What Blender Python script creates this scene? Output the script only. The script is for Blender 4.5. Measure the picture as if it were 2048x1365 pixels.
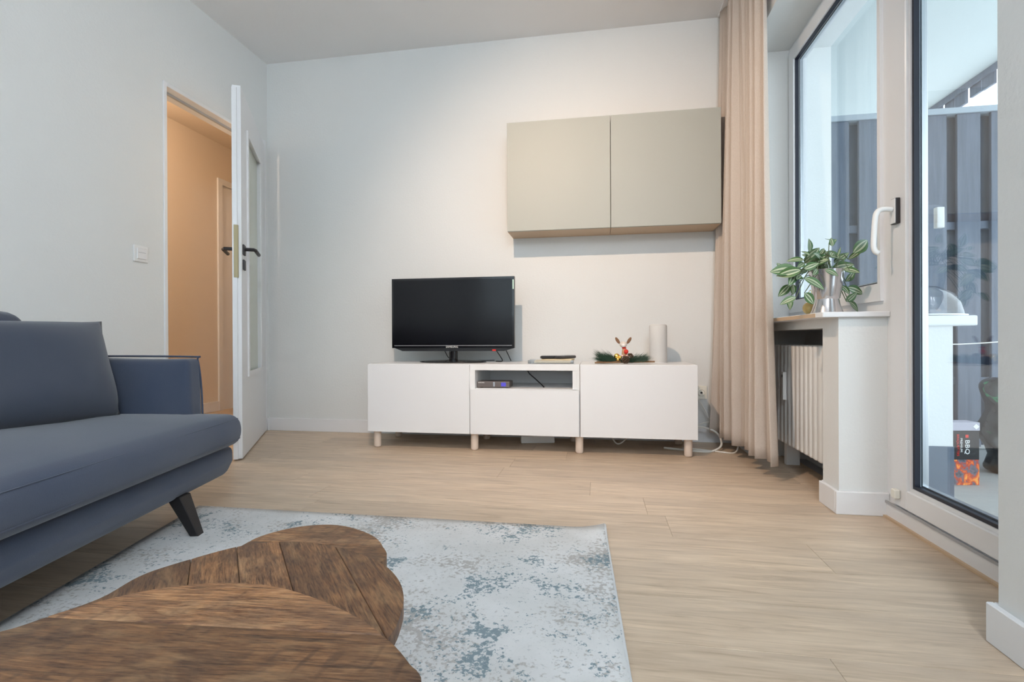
import bpy, bmesh, math, random
from mathutils import Vector, Matrix
random.seed(7)
for o in list(bpy.data.objects): bpy.data.objects.remove(o, do_unlink=True)
SC = bpy.context.scene; COL = SC.collection
R = math.radians

# ------------------------------------------------------------------ camera, world, exposure
FPX, YAW, PIT, ROL, CZ = 1022.0, .1674, -.0025, -.0043, .614
fw = Vector((-math.sin(YAW)*math.cos(PIT), math.cos(YAW)*math.cos(PIT), math.sin(PIT)))
rt0 = Vector((math.cos(YAW), math.sin(YAW), 0)); up0 = rt0.cross(fw)
rt = rt0*math.cos(ROL) + up0*math.sin(ROL); upv = rt.cross(fw)
cam = bpy.data.cameras.new('camera'); camo = bpy.data.objects.new('camera', cam); COL.objects.link(camo)
cam.sensor_width = 36; cam.lens = FPX/2048*36; cam.clip_start = .02; cam.clip_end = 200
M = Matrix((rt, upv, -fw)).transposed().to_4x4(); M.translation = Vector((0, 0, CZ)); camo.matrix_world = M
SC.camera = camo
W = bpy.data.worlds.new('overcast_sky'); SC.world = W; W.use_nodes = True
bg = W.node_tree.nodes['Background']; bg.inputs[0].default_value = (.80, .91, 1.0, 1); bg.inputs[1].default_value = 2.7
SC.view_settings.view_transform = 'Standard'; SC.view_settings.look = 'None'; SC.view_settings.gamma = 1
SC.view_settings.use_curve_mapping = False; SC.view_settings.exposure = .35
LAMP_POS = (-.55, 1.05, 2.30); LAMP_AIM = (.05, 3.0, .85); LAMP_POWER = 105.0; LAMP_CONE = 98; LAMP_COL = (1.0, .74, .54)
HALL_STRENGTH = 230.0; FILL_STRENGTH = 42.0; FILL_COL = (.82, .91, 1.0)


# ------------------------------------------------------------------ helpers
def tag(o, label=None, cat=None, group=None, kind=None):
    if label: o['label'] = label
    if cat: o['category'] = cat
    if group: o['group'] = group
    if kind: o['kind'] = kind
    return o
def empty(name, loc=(0,0,0), rz=0, **k):
    o = bpy.data.objects.new(name, None); COL.objects.link(o); o.location = loc; o.rotation_euler = (0, 0, rz)
    o.empty_display_size = .05
    return tag(o, **k)
def link(name, me, parent=None, loc=None, rot=None, **k):
    o = bpy.data.objects.new(name, me); COL.objects.link(o)
    if parent: o.parent = parent
    if loc is not None: o.location = loc
    if rot is not None: o.rotation_euler = rot
    return tag(o, **k)
def obj(name, bm, m, parent=None, loc=None, rot=None, smooth=False, **k):
    me = bpy.data.meshes.new(name); bmesh.ops.recalc_face_normals(bm, faces=bm.faces[:]) if not k.pop('raw', False) else None
    bm.to_mesh(me); bm.free(); me.materials.append(m)
    if smooth:
        for p in me.polygons: p.use_smooth = True
        if smooth == 'auto':
            me.set_sharp_from_angle(angle=R(40))
    return link(name, me, parent, loc, rot, **k)
def bx(bm, x0, x1, y0, y1, z0, z1, r=0, seg=2):
    vs = [bm.verts.new((x, y, z)) for x in (x0, x1) for y in (y0, y1) for z in (z0, z1)]
    fs = [bm.faces.new([vs[i] for i in f]) for f in ((0,1,3,2),(4,6,7,5),(0,4,5,1),(2,3,7,6),(0,2,6,4),(1,5,7,3))]
    if r > 0:
        es = list({e for f in fs for e in f.edges})
        bmesh.ops.bevel(bm, geom=es, offset=r, segments=seg, affect='EDGES', profile=.6)
    return bm
def box(x0, x1, y0, y1, z0, z1, r=0, seg=2): return bx(bmesh.new(), x0, x1, y0, y1, z0, z1, r, seg)
def boxes(L, r=0):
    bm = bmesh.new()
    for b in L: bx(bm, *b, r=r, seg=1)
    return bm
def prism(pts, z0, z1, bm=None):
    bm = bm or bmesh.new(); n = len(pts)
    a = [bm.verts.new((x, y, z0)) for x, y in pts]; b = [bm.verts.new((x, y, z1)) for x, y in pts]
    bm.faces.new(a[::-1]); bm.faces.new(b)
    for i in range(n): bm.faces.new((a[i], a[(i+1)%n], b[(i+1)%n], b[i]))
    return bm
def lathe(prof, seg=24, bm=None, c=(0,0,0), cap=True):
    bm = bm or bmesh.new(); rings = []
    for r, z in prof:
        rings.append([bm.verts.new((c[0]+r*math.cos(2*math.pi*i/seg), c[1]+r*math.sin(2*math.pi*i/seg), c[2]+z)) for i in range(seg)])
    for A, B in zip(rings, rings[1:]):
        for i in range(seg): bm.faces.new((A[i], A[(i+1)%seg], B[(i+1)%seg], B[i]))
    if cap:
        bm.faces.new(rings[0][::-1]); bm.faces.new(rings[-1])
    return bm
def catmull(P, n=6):
    P = [Vector(p) for p in P]; Q = [P[0]*2-P[1]] + P + [P[-1]*2-P[-2]]; out = []
    for i in range(1, len(Q)-2):
        for k in range(n):
            t = k/n; a, b, c, d = Q[i-1], Q[i], Q[i+1], Q[i+2]
            out.append(.5*((2*b)+(c-a)*t+(2*a-5*b+4*c-d)*t*t+(3*b-a-3*c+d)*t**3))
    out.append(P[-1]); return out
def tube(P, r, seg=8, smooth=0, bm=None, closed=False):
    bm = bm or bmesh.new()
    P = catmull(P, smooth) if smooth else [Vector(p) for p in P]
    n = len(P); rr = r if callable(r) else (lambda t: r); rings = []; prev = None
    for i, p in enumerate(P):
        t = (P[min(i+1, n-1)]-P[max(i-1, 0)]).normalized()
        if prev is None:
            prev = t.orthogonal().normalized()
        s = (prev - t*prev.dot(t)).normalized(); prev = s; q = t.cross(s); ra = rr(i/(n-1))
        rings.append([bm.verts.new(p + (s*math.cos(a)+q*math.sin(a))*ra) for a in (2*math.pi*k/seg for k in range(seg))])
    for A, B in zip(rings, rings[1:]):
        for i in range(seg): bm.faces.new((A[i], A[(i+1)%seg], B[(i+1)%seg], B[i]))
    bm.faces.new(rings[0][::-1]); bm.faces.new(rings[-1])
    return bm
def ellipsoid(c, r, u=16, v=10, bm=None, M=None):
    bm = bm or bmesh.new()
    mat = Matrix.Translation(c) @ (M or Matrix()) @ Matrix.Diagonal((r[0], r[1], r[2], 1))
    bmesh.ops.create_uvsphere(bm, u_segments=u, v_segments=v, radius=1, matrix=mat); return bm
def rbgrid(x0, x1, y0, y1, z0, z1, r, n=14, fn=None):
    """rounded box on a fine grid that a function may then bulge"""
    bm = bmesh.new(); c = Vector(((x0+x1)/2, (y0+y1)/2, (z0+z1)/2)); h = Vector(((x1-x0)/2, (y1-y0)/2, (z1-z0)/2))
    def samples(half):
        k = 4; e = [-half + r*(1-math.cos(math.pi/2*i/k))*1.0 for i in range(k)]
        m = [-half+r + (2*half-2*r)*i/n for i in range(n+1)]
        return e + m + [-q for q in reversed(e)]
    S = [samples(h[i]) for i in range(3)]; cache = {}
    def V(p):
        key = tuple(round(q, 6) for q in p)
        if key not in cache:
            p = Vector(p); q = Vector([max(-h[i]+r, min(h[i]-r, p[i])) for i in range(3)]); d = p-q
            if d.length > 1e-9: p = q + d.normalized()*r
            s = Vector([p[i]/h[i] for i in range(3)])
            w = p + c
            if fn: w = fn(w, s)
            cache[key] = bm.verts.new(w)
        return cache[key]
    for ax in range(3):
        a, b = [i for i in range(3) if i != ax]
        for sg in (-1, 1):
            for i in range(len(S[a])-1):
                for j in range(len(S[b])-1):
                    q = []
                    for (ii, jj) in ((i, j), (i+1, j), (i+1, j+1), (i, j+1)):
                        p = [0, 0, 0]; p[ax] = sg*h[ax]; p[a] = S[a][ii]; p[b] = S[b][jj]; q.append(V(p))
                    if len(set(q)) == 4: bm.faces.new(q)
    return bm
def hole_wall(plane, at, thick, rect, holes):
    """wall boxes in a plane with rectangular holes; plane 'x' => (y,z) rect at x=at..at+thick"""
    ys = sorted({rect[0], rect[1]} | {v for h in holes for v in h[:2]}); zs = sorted({rect[2], rect[3]} | {v for h in holes for v in h[2:]})
    L = []
    for a, b in zip(ys, ys[1:]):
        run = None
        for c, d in zip(zs, zs[1:]):
            if any(h[0] <= (a+b)/2 <= h[1] and h[2] <= (c+d)/2 <= h[3] for h in holes):
                if run: L.append((a, b, *run)); run = None
            else: run = (run[0], d) if run else (c, d)
        if run: L.append((a, b, *run))
    bm = bmesh.new()
    for a, b, c, d in L:
        if plane == 'x': bx(bm, min(at, at+thick), max(at, at+thick), a, b, c, d)
        else: bx(bm, a, b, min(at, at+thick), max(at, at+thick), c, d)
    return bm
def text(name, body, size, m, parent, loc, rot, depth=.0006, ext=None, **k):
    cu = bpy.data.curves.new(name, 'FONT'); cu.body = body; cu.size = size; cu.extrude = depth; cu.align_x = 'CENTER'; cu.align_y = 'CENTER'
    cu.resolution_u = 2
    t = bpy.data.objects.new(name, cu); COL.objects.link(t)
    me = bpy.data.meshes.new_from_object(t.evaluated_get(bpy.context.evaluated_depsgraph_get()))
    bpy.data.objects.remove(t, do_unlink=True); me.materials.clear(); me.materials.append(m)
    return link(name, me, parent, loc, rot, **k)
def solid(o, t, off=0):
    m = o.modifiers.new('thickness', 'SOLIDIFY'); m.thickness = t; m.offset = off; return o

# ------------------------------------------------------------------ materials
def mat(name, col=(.8,.8,.8), rough=.5, metal=0, **k):
    m = bpy.data.materials.new(name); m.use_nodes = True; b = m.node_tree.nodes['Principled BSDF']
    b.inputs['Base Color'].default_value = (*col, 1); b.inputs['Roughness'].default_value = rough; b.inputs['Metallic'].default_value = metal
    for key, v in k.items(): b.inputs[key].default_value = v
    return m
def nd(m, t, **inp):
    n = m.node_tree.nodes.new(t)
    for k, v in inp.items():
        if k in n.inputs: n.inputs[k].default_value = v
        else: setattr(n, k, v)
    return n
def lk(m, a, b): m.node_tree.links.new(a, b)
def bsdf(m): return m.node_tree.nodes['Principled BSDF']
def coords(m, scale=(1,1,1), space='Object', rand=0):
    tc = nd(m, 'ShaderNodeTexCoord'); mp = nd(m, 'ShaderNodeMapping'); mp.inputs['Scale'].default_value = scale
    lk(m, tc.outputs[space], mp.inputs['Vector'])
    if rand:
        oi = nd(m, 'ShaderNodeObjectInfo'); mu = nd(m, 'ShaderNodeMath', operation='MULTIPLY'); mu.inputs[1].default_value = rand
        lk(m, oi.outputs['Random'], mu.inputs[0]); cb = nd(m, 'ShaderNodeCombineXYZ')
        for i in range(3): lk(m, mu.outputs[0], cb.inputs[i])
        lk(m, cb.outputs[0], mp.inputs['Location'])
    return mp.outputs[0]
def noise(m, vec, scale, detail=4, rough=.55, dist=0):
    n = nd(m, 'ShaderNodeTexNoise'); n.inputs['Scale'].default_value = scale; n.inputs['Detail'].default_value = detail
    n.inputs['Roughness'].default_value = rough; n.inputs['Distortion'].default_value = dist
    if vec is not None: lk(m, vec, n.inputs['Vector'])
    return n.outputs['Fac']
def ramp(m, fac, stops, interp='LINEAR'):
    n = nd(m, 'ShaderNodeValToRGB'); cr = n.color_ramp; cr.interpolation = interp
    while len(cr.elements) > 1: cr.elements.remove(cr.elements[-1])
    for i, (p, c) in enumerate(stops):
        e = cr.elements[0] if i == 0 else cr.elements.new(p)
        e.position = p; e.color = (*c, 1) if len(c) == 3 else c
    lk(m, fac, n.inputs[0]); return n.outputs[0]
def mixc(m, fac, a, b, mode='MIX'):
    n = nd(m, 'ShaderNodeMix', data_type='RGBA', blend_type=mode)
    for sock, v in ((n.inputs[0], fac), (n.inputs[6], a), (n.inputs[7], b)):
        if hasattr(v, 'is_output'): lk(m, v, sock)
        else: sock.default_value = v if not isinstance(v, tuple) else (*v, 1)
    return n.outputs[2]
def math_(m, op, a, b=None, clamp=False):
    n = nd(m, 'ShaderNodeMath', operation=op); n.use_clamp = clamp
    for i, v in enumerate((a, b)):
        if v is None: continue
        if hasattr(v, 'is_output'): lk(m, v, n.inputs[i])
        else: n.inputs[i].default_value = v
    return n.outputs[0]
def bump(m, h, strength=.3, dist=.01):
    n = nd(m, 'ShaderNodeBump'); n.inputs['Strength'].default_value = strength; n.inputs['Distance'].default_value = dist
    lk(m, h, n.inputs['Height']); lk(m, n.outputs[0], bsdf(m).inputs['Normal'])
def setcol(m, c): lk(m, c, bsdf(m).inputs['Base Color'])

def plaster(name, col, sc=90, st=.25):
    m = mat(name, col, .9); v = coords(m); bump(m, noise(m, v, sc, 3), st, .004)
    setcol(m, ramp(m, noise(m, v, 1.2, 2), [(.3, tuple(c*.97 for c in col)), (.7, col)])); return m
M_wall = plaster('wall_paint', (.80, .81, .80))
M_ceil = plaster('ceiling_paint', (.88, .88, .88), 60, .12)
M_hall = plaster('hall_paint', (.80, .70, .59), 90, .15)
M_white = mat('white_lacquer', (.84, .84, .845), .32)
M_front = mat('white_foil_front', (.82, .825, .84), .38)
M_trim = mat('white_trim', (.84, .845, .86), .4)
M_pvc = mat('white_pvc', (.83, .84, .86), .3)
M_grey = mat('grey_seal', (.42, .43, .45), .6)
M_black = mat('black_plastic', (.012, .012, .014), .35)
M_gloss = mat('black_gloss', (.006, .006, .008), .12)
M_gasket = mat('gasket_rubber', (.012, .015, .03), .5)
M_alu = mat('spacer_aluminium', (.6, .62, .65), .35, 1)
M_chrome = mat('chrome', (.8, .8, .82), .12, 1)
M_brass = mat('brushed_brass', (.42, .36, .22), .6, .6)
M_graphite = mat('graphite_metal', (.045, .042, .045), .45, .4)
M_cream = mat('cream_plastic', (.84, .82, .74), .45)
M_offwhite = mat('off_white_plastic', (.86, .86, .85), .4)
M_red = mat('red', (.72, .03, .02), .4)
M_cable = mat('white_cable', (.80, .79, .75), .5)

def oak():
    m = mat('oak_plank', (.5, .4, .3), .42); v = coords(m, (1.6, 16, 16), rand=37)
    g = noise(m, v, 3.2, 6, .62, .7); v2 = coords(m, (1.2, 6, 6), rand=91); b = noise(m, v2, 1.6, 3, .5, .9)
    v3 = coords(m, (4, 120, 60), rand=13); f = noise(m, v3, 2.0, 3, .6)
    c = ramp(m, g, [(.28, (.43, .305, .195)), (.45, (.60, .45, .31)), (.62, (.70, .54, .385)), (.8, (.78, .625, .46))])
    c = mixc(m, ramp(m, b, [(.35, (0,0,0)), (.75, (.55,.55,.55))]), c, (.46, .35, .255))
    c = mixc(m, .10, c, ramp(m, f, [(.35, (.16, .11, .07)), (.6, (.72, .60, .45))]))
    oi = nd(m, 'ShaderNodeObjectInfo'); hv = nd(m, 'ShaderNodeHueSaturation'); hv.inputs['Saturation'].default_value = .92
    vv = math_(m, 'ADD', math_(m, 'MULTIPLY', oi.outputs['Random'], .16), .94); lk(m, vv, hv.inputs['Value']); lk(m, c, hv.inputs['Color'])
    setcol(m, hv.outputs[0]); bump(m, f, .06, .002); return m
M_oak = oak()

def mango(name, ax, tint=(1,1,1), saw=True):
    """brown plank wood, grain along object x (ax=0); rand per plank"""
    m = mat(name, (.2, .1, .05), .5); v = coords(m, (7, 105, 30), rand=53)
    g = noise(m, v, 1.5, 6, .68, 1.2); v2 = coords(m, (9, 9, 9), rand=29); p = noise(m, v2, 1.3, 4, .6, .4)
    v3 = coords(m, (60, 500, 100), rand=17); f = noise(m, v3, 1.0, 3, .65)
    T = lambda c: tuple(a*b for a, b in zip(c, tint))
    c = ramp(m, g, [(.30, T((.030, .014, .008))), (.43, T((.105, .048, .020))), (.52, T((.225, .112, .046))), (.62, T((.37, .21, .095))), (.76, T((.50, .33, .17)))])
    d = ramp(m, p, [(.38, (1,1,1)), (.60, (.0,.0,.0))])
    c = mixc(m, math_(m, 'MULTIPLY', d, .78), c, T((.050, .026, .017)))
    c = mixc(m, math_(m, 'MULTIPLY', ramp(m, noise(m, coords(m, (14, 40, 14), rand=71), 1, 4, .6, .6), [(.52, (0,0,0)), (.72, (1,1,1))]), .45), c, T((.55, .38, .20)))
    if saw:
        wv = nd(m, 'ShaderNodeTexWave'); wv.inputs['Scale'].default_value = 12; wv.inputs['Distortion'].default_value = 5; wv.inputs['Detail'].default_value = 3
        wv.inputs['Detail Scale'].default_value = 2.5
        mp = nd(m, 'ShaderNodeMapping'); mp.inputs['Rotation'].default_value = (0, 0, R(25)); mp.inputs['Scale'].default_value = (1, .35, 1)
        tc = nd(m, 'ShaderNodeTexCoord'); lk(m, tc.outputs['Object'], mp.inputs[0]); lk(m, mp.outputs[0], wv.inputs[0])
        k = ramp(m, wv.outputs['Fac'], [(.0, (1,1,1)), (.22, (0,0,0))])
        msk = ramp(m, noise(m, coords(m, (3, 8, 3), rand=5), 2.2, 3, .6), [(.45, (0,0,0)), (.62, (1,1,1))])
        c = mixc(m, math_(m, 'MULTIPLY', math_(m, 'MULTIPLY', k, msk), .8), c, T((.055, .025, .014)))
    c = mixc(m, .22, c, ramp(m, f, [(.35, T((.05, .025, .012))), (.62, T((.5, .34, .19)))]))
    oi = nd(m, 'ShaderNodeObjectInfo'); hv = nd(m, 'ShaderNodeHueSaturation'); hv.inputs['Saturation'].default_value = 1.02
    lk(m, math_(m, 'ADD', math_(m, 'MULTIPLY', oi.outputs['Random'], .85), .52), hv.inputs['Value']); lk(m, c, hv.inputs['Color'])
    setcol(m, hv.outputs[0]); bump(m, mixc(m, .5, g, f), .22, .002); return m
M_mango = mango('mango_wood', 0, (1.02, .90, .88))
M_mango2 = mango('mango_wood_smooth', 0, (1.08, .93, .90), False)

def fabric(name, col, col2, sc=420, rough=.95, sheen=.25, bst=.15):
    m = mat(name, col, rough); v = coords(m); w = noise(m, v, sc, 2); b = noise(m, v, 5, 3)
    c = mixc(m, ramp(m, b, [(.35, (0,0,0)), (.7, (1,1,1))]), col, col2); c = mixc(m, math_(m, 'MULTIPLY', w, .35), c, tuple(x*.55 for x in col))
    setcol(m, c); bsdf(m).inputs['Sheen Weight'].default_value = sheen; bsdf(m).inputs['Sheen Roughness'].default_value = .5
    bump(m, w, bst, .002); return m
M_sofa = fabric('anthracite_suede', (.047, .063, .106), (.060, .073, .110))
M_pillow = fabric('anthracite_weave', (.047, .058, .088), (.058, .068, .096), 620)
M_leg = mat('black_stained_wood', (.010, .009, .010), .5)

def curtain_mat():
    m = mat('linen_curtain', (.66, .55, .46), .95); v = coords(m, (1, 1, .5)); w = noise(m, v, 380, 2)
    setcol(m, mixc(m, w, (.56, .475, .41), (.78, .695, .62))); bump(m, w, .3, .002)
    tr = nd(m, 'ShaderNodeBsdfTranslucent'); tr.inputs[0].default_value = (.74, .66, .58, 1); mx = nd(m, 'ShaderNodeMixShader'); mx.inputs[0].default_value = .22
    out = m.node_tree.nodes['Material Output']; lk(m, bsdf(m).outputs[0], mx.inputs[1]); lk(m, tr.outputs[0], mx.inputs[2]); lk(m, mx.outputs[0], out.inputs[0]); return m
M_curtain = curtain_mat()

def glass(name, tint=(1,1,1), refl=.5, base=.0, rough=0):
    m = bpy.data.materials.new(name); m.use_nodes = True; nt = m.node_tree; nt.nodes.remove(nt.nodes['Principled BSDF'])
    t = nd(m, 'ShaderNodeBsdfTransparent'); t.inputs[0].default_value = (*tint, 1); g = nd(m, 'ShaderNodeBsdfGlossy'); g.inputs['Roughness'].default_value = rough
    fr = nd(m, 'ShaderNodeLayerWeight'); mx = nd(m, 'ShaderNodeMixShader')
    lk(m, math_(m, 'ADD', math_(m, 'MULTIPLY', math_(m, 'POWER', fr.outputs[1], 5.0), refl), base, True), mx.inputs[0])
    lk(m, t.outputs[0], mx.inputs[1]); lk(m, g.outputs[0], mx.inputs[2]); lk(m, mx.outputs[0], nt.nodes['Material Output'].inputs[0]); return m
M_glass = glass('window_glass', (.95, .98, .985), 1.0, .075)
M_clear = glass('clear_plastic', (.90, .92, .94), 1.0, .10, .05)
M_frost = mat('frosted_door_glass', (.62, .65, .56), .25)

def rug_mat():
    m = mat('woven_rug', (.7, .7, .7), 1.0); v = coords(m)
    big = noise(m, v, 3.2, 3, .55, .8); mid = noise(m, v, 11, 5, .65, .6); fine = noise(m, v, 105, 3, .7); fine2 = noise(m, coords(m, (1, 1, 1)), 95, 2, .6)
    base = mixc(m, ramp(m, noise(m, v, 5, 4, .6), [(.35, (0,0,0)), (.65, (1,1,1))]), (.70, .70, .69), (.82, .82, .82))
    s1 = math_(m, 'ADD', math_(m, 'MULTIPLY', mid, .62), math_(m, 'MULTIPLY', fine, .62)); s1 = math_(m, 'ADD', s1, math_(m, 'MULTIPLY', big, .62))
    blue = ramp(m, math_(m, 'MULTIPLY', s1, .6), [(.603, (0,0,0)), (.632, (1,1,1))])
    mp = nd(m, 'ShaderNodeMapping'); mp.inputs['Location'].default_value = (4.3, 1.7, 0); tc = nd(m, 'ShaderNodeTexCoord'); lk(m, tc.outputs['Object'], mp.inputs[0])
    s2 = math_(m, 'ADD', math_(m, 'MULTIPLY', noise(m, mp.outputs[0], 4, 4, .6), .85), math_(m, 'MULTIPLY', fine2, .55))
    brown = ramp(m, s2, [(.742, (0,0,0)), (.82, (1,1,1))])
    dk = ramp(m, fine, [(.58, (0,0,0)), (.68, (1,1,1))])
    c = mixc(m, math_(m, 'MULTIPLY', brown, .62), base, (.36, .325, .29))
    c = mixc(m, math_(m, 'MULTIPLY', dk, .35), c, (.30, .33, .35))
    c = mixc(m, math_(m, 'MULTIPLY', blue, .85), c, (.17, .255, .30))
    wx = nd(m, 'ShaderNodeTexWave', bands_direction='X'); wx.inputs['Scale'].default_value = 130; lk(m, v, wx.inputs[0])
    wy = nd(m, 'ShaderNodeTexWave', bands_direction='Y'); wy.inputs['Scale'].default_value = 130; lk(m, v, wy.inputs[0])
    wv = math_(m, 'MULTIPLY', wx.outputs['Fac'], wy.outputs['Fac'])
    c = mixc(m, .12, c, wv, 'MULTIPLY'); setcol(m, c); bump(m, wv, .3, .002); return m
M_rug = rug_mat()
M_rugedge = fabric('rug_binding', (.70, .71, .72), (.62, .63, .64), 300, 1, .1)
M_concrete = plaster('balcony_concrete', (.36, .36, .355), 40, .4)
M_outwhite = plaster('white_render', (.74, .76, .76), 70, .2); M_soffit = plaster('soffit_paint', (.50, .545, .545), 50, .2)
M_plinth = mat('slate_plinth_paint', (.11, .14, .19), .7)
def fence_mat():
    m = mat('slate_blue_board', (.16, .20, .27), .65); v = coords(m, (14, 14, 1), rand=21)
    setcol(m, ramp(m, noise(m, v, 4, 4), [(.3, (.095, .12, .165)), (.7, (.14, .17, .225))])); return m
M_fence = fence_mat()
M_silver = mat('silver_glaze', (.62, .60, .61), .16, .85)
M_soil = mat('potting_soil', (.03, .02, .015), .95)
def leaf_mat():
    m = mat('striped_leaf', (.1, .3, .05), .4); tc = nd(m, 'ShaderNodeUVMap'); sp = nd(m, 'ShaderNodeSeparateXYZ'); lk(m, tc.outputs[0], sp.inputs[0])
    a = math_(m, 'ABSOLUTE', math_(m, 'SUBTRACT', sp.outputs[0], .5))
    G, P, D = (.045, .125, .022), (.52, .58, .40), (.028, .075, .03)
    c = ramp(m, a, [(0, (.30, .42, .20)), (.03, D), (.07, D), (.10, P), (.20, P), (.25, G), (.36, G), (.40, (.10, .22, .06)), (.5, D)])
    oi = nd(m, 'ShaderNodeObjectInfo'); c = mixc(m, math_(m, 'MULTIPLY', oi.outputs['Random'], .35), c, (.16, .27, .20))
    setcol(m, c); return m
M_leaf = leaf_mat()
M_stem = mat('leaf_stem', (.10, .14, .07), .6)
M_beech = mat('pale_wood_leg', (.74, .62, .53), .5)
M_sage = mat('sage_beige_front', (.425, .43, .385), .5)
M_oakboard = mat('light_oak_board', (.60, .44, .29), .5)

# ------------------------------------------------------------------ the room
XL, XR, YB, YR, H = -2.24, .785, 3.189, -2.6, 2.516
XF = .985                      # plane of the balcony door frame
XO = 1.185                     # outside face of the facade
ST = dict(kind='structure')
fl = obj('floor', box(XL-.02, XF+.2, YR, YB, -.06, -.012), M_grey, **ST)
gap = .0003; pw = .193; row = 0; y1 = YB; xl_end = XL
rnd = random.Random(3)
while y1 > YR+.02:
    y0 = max(y1-pw, YR); xe = XF if (y1 > 1.20 and y0 < 2.9) else XR
    x = XL - rnd.uniform(.1, 1.2) if row != 5 else -.035-1.29*2
    while x < xe:
        a, b = max(x, XL), min(x+1.29, xe)
        if b-a > .02:
            cx, cy = (a+b)/2, (y0+y1)/2; hx, hy = (b-a)/2-gap, (y1-y0)/2-gap
            obj('plank', box(-hx, hx, -hy, hy, -.012, 0, .0005, 1), M_oak, fl, loc=(cx, cy, 0))
        x += 1.29
    y1 = y0; row += 1
obj('ceiling', box(XL-.1, XF+.2, YR-.1, YB+.1, H, H+.12), M_ceil, **ST)
obj('wall_back', box(XL-.12, XO, YB, YB+.12, -.06, H), M_wall, **ST)
obj('wall_rear', hole_wall('y', YR, -.12, (XL-.12, XR+.4, -.06, H), [(-2.0, .5, .9, 2.2)]), M_wall, **ST)  # opening made for the added window and its fill daylight
# left wall with the hall door opening
DY0, DY1, DZ = 2.355, 3.115, 1.958
obj('wall_left', hole_wall('x', XL, -.12, (YR, YB, -.06, H), [(DY0-.02, DY1+.02, -.06, DZ+.02)]), M_wall, **ST)
# right wall, recess of the window and door, radiator niche
WY0, WY1, WZ = 1.165, 2.868, 2.115     # near reveal, far reveal, lintel height
PY = 1.957                             # near face of the parapet pier
NY0, NX = 2.085, 1.06                  # niche start, niche back
bm = bmesh.new()
bx(bm, XR, XO, YR, WY0, -.06, H)                    # near pier
bx(bm, XR, XO, WY1, YB, -.06, H)                    # far pier
bx(bm, XR, XO, WY0, WY1, WZ, H)                     # lintel
bx(bm, .830, XO, PY, NY0, -.06, .690)               # parapet pier
bx(bm, NX, XO, NY0, WY1, -.06, .690)                # niche back
bx(bm, .830, NX, NY0, WY1, .652, .690)              # beam above the niche
obj('wall_right', bm, M_wall, **ST)
bm = bmesh.new(); bx(bm, XF+.07, XO+.002, PY-.002, PY+.0, .05, .245); pl = obj('trim_1', bm, M_plinth, **ST)
# unseen window added behind the camera to bring in fill daylight
w2 = empty('fill_window', (-.75, YR-.06, .9), **ST)
def frame4(bm, x0, x1, y0, y1, z0, z1, w, axis='x'):
    """rectangular frame lying in plane normal to axis"""
    if axis == 'x':
        bx(bm, x0, x1, y0, y0+w, z0, z1); bx(bm, x0, x1, y1-w, y1, z0, z1)
        bx(bm, x0, x1, y0+w, y1-w, z0, z0+w); bx(bm, x0, x1, y0+w, y1-w, z1-w, z1)
    else:
        bx(bm, x0, x0+w, y0, y1, z0, z1); bx(bm, x1-w, x1, y0, y1, z0, z1)
        bx(bm, x0+w, x1-w, y0, y1, z0, z0+w); bx(bm, x0+w, x1-w, y0, y1, z1-w, z1)
    return bm
obj('window_frame', frame4(bmesh.new(), -1.25, 1.25, -.04, .04, 0, 1.3, .07, 'y'), M_pvc, w2)
obj('mullion', box(-.04, .04, -.035, .035, .07, 1.23), M_pvc, w2)
obj('glass_pane', box(-1.18, -.04, -.005, .005, .07, 1.23), M_glass, w2); obj('glass_pane', box(.04, 1.18, -.005, .005, .07, 1.23), M_glass, w2)

# baseboards
def bboard(name, segs, h=.078):
    bm = bmesh.new()
    for s in segs: bx(bm, *s, 0, h, r=.002, seg=1)
    obj(name, bm, M_trim, **ST)
T = .014
bboard('baseboard_back', [(XL, XR, YB-T, YB)], .085)
bboard('baseboard_left', [(XL, XL+T, YR, DY0-.07), (XL, XL+T, DY1+.055, YB-T)], .085)
bboard('baseboard_right', [(XR-T, XR, YR, WY0+T), (XR, XF, WY0, WY0+T)], .080)
bboard('baseboard_pier', [(.830-T, XF, PY-T, PY), (.830-T, .830, PY, NY0+.002), (.830, .86, NY0, NY0+T)], .080)

# door casing of the hall door (set flush in the wall)
bm = bmesh.new()
bx(bm, XL-.13, XL+.006, DY0-.022, DY0, 0, DZ+.022, r=.002, seg=1); bx(bm, XL-.13, XL+.006, DY1, DY1+.05, 0, DZ+.022, r=.002, seg=1); bx(bm, XL-.13, XL+.006, DY0, DY1, DZ, DZ+.022, r=.002, seg=1)
cas = obj('trim_2', bm, M_trim, **ST)
obj('seal_strip', box(XL-.06, XL-.045, DY0, DY1, DZ-.012, DZ), M_grey, cas)
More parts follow.
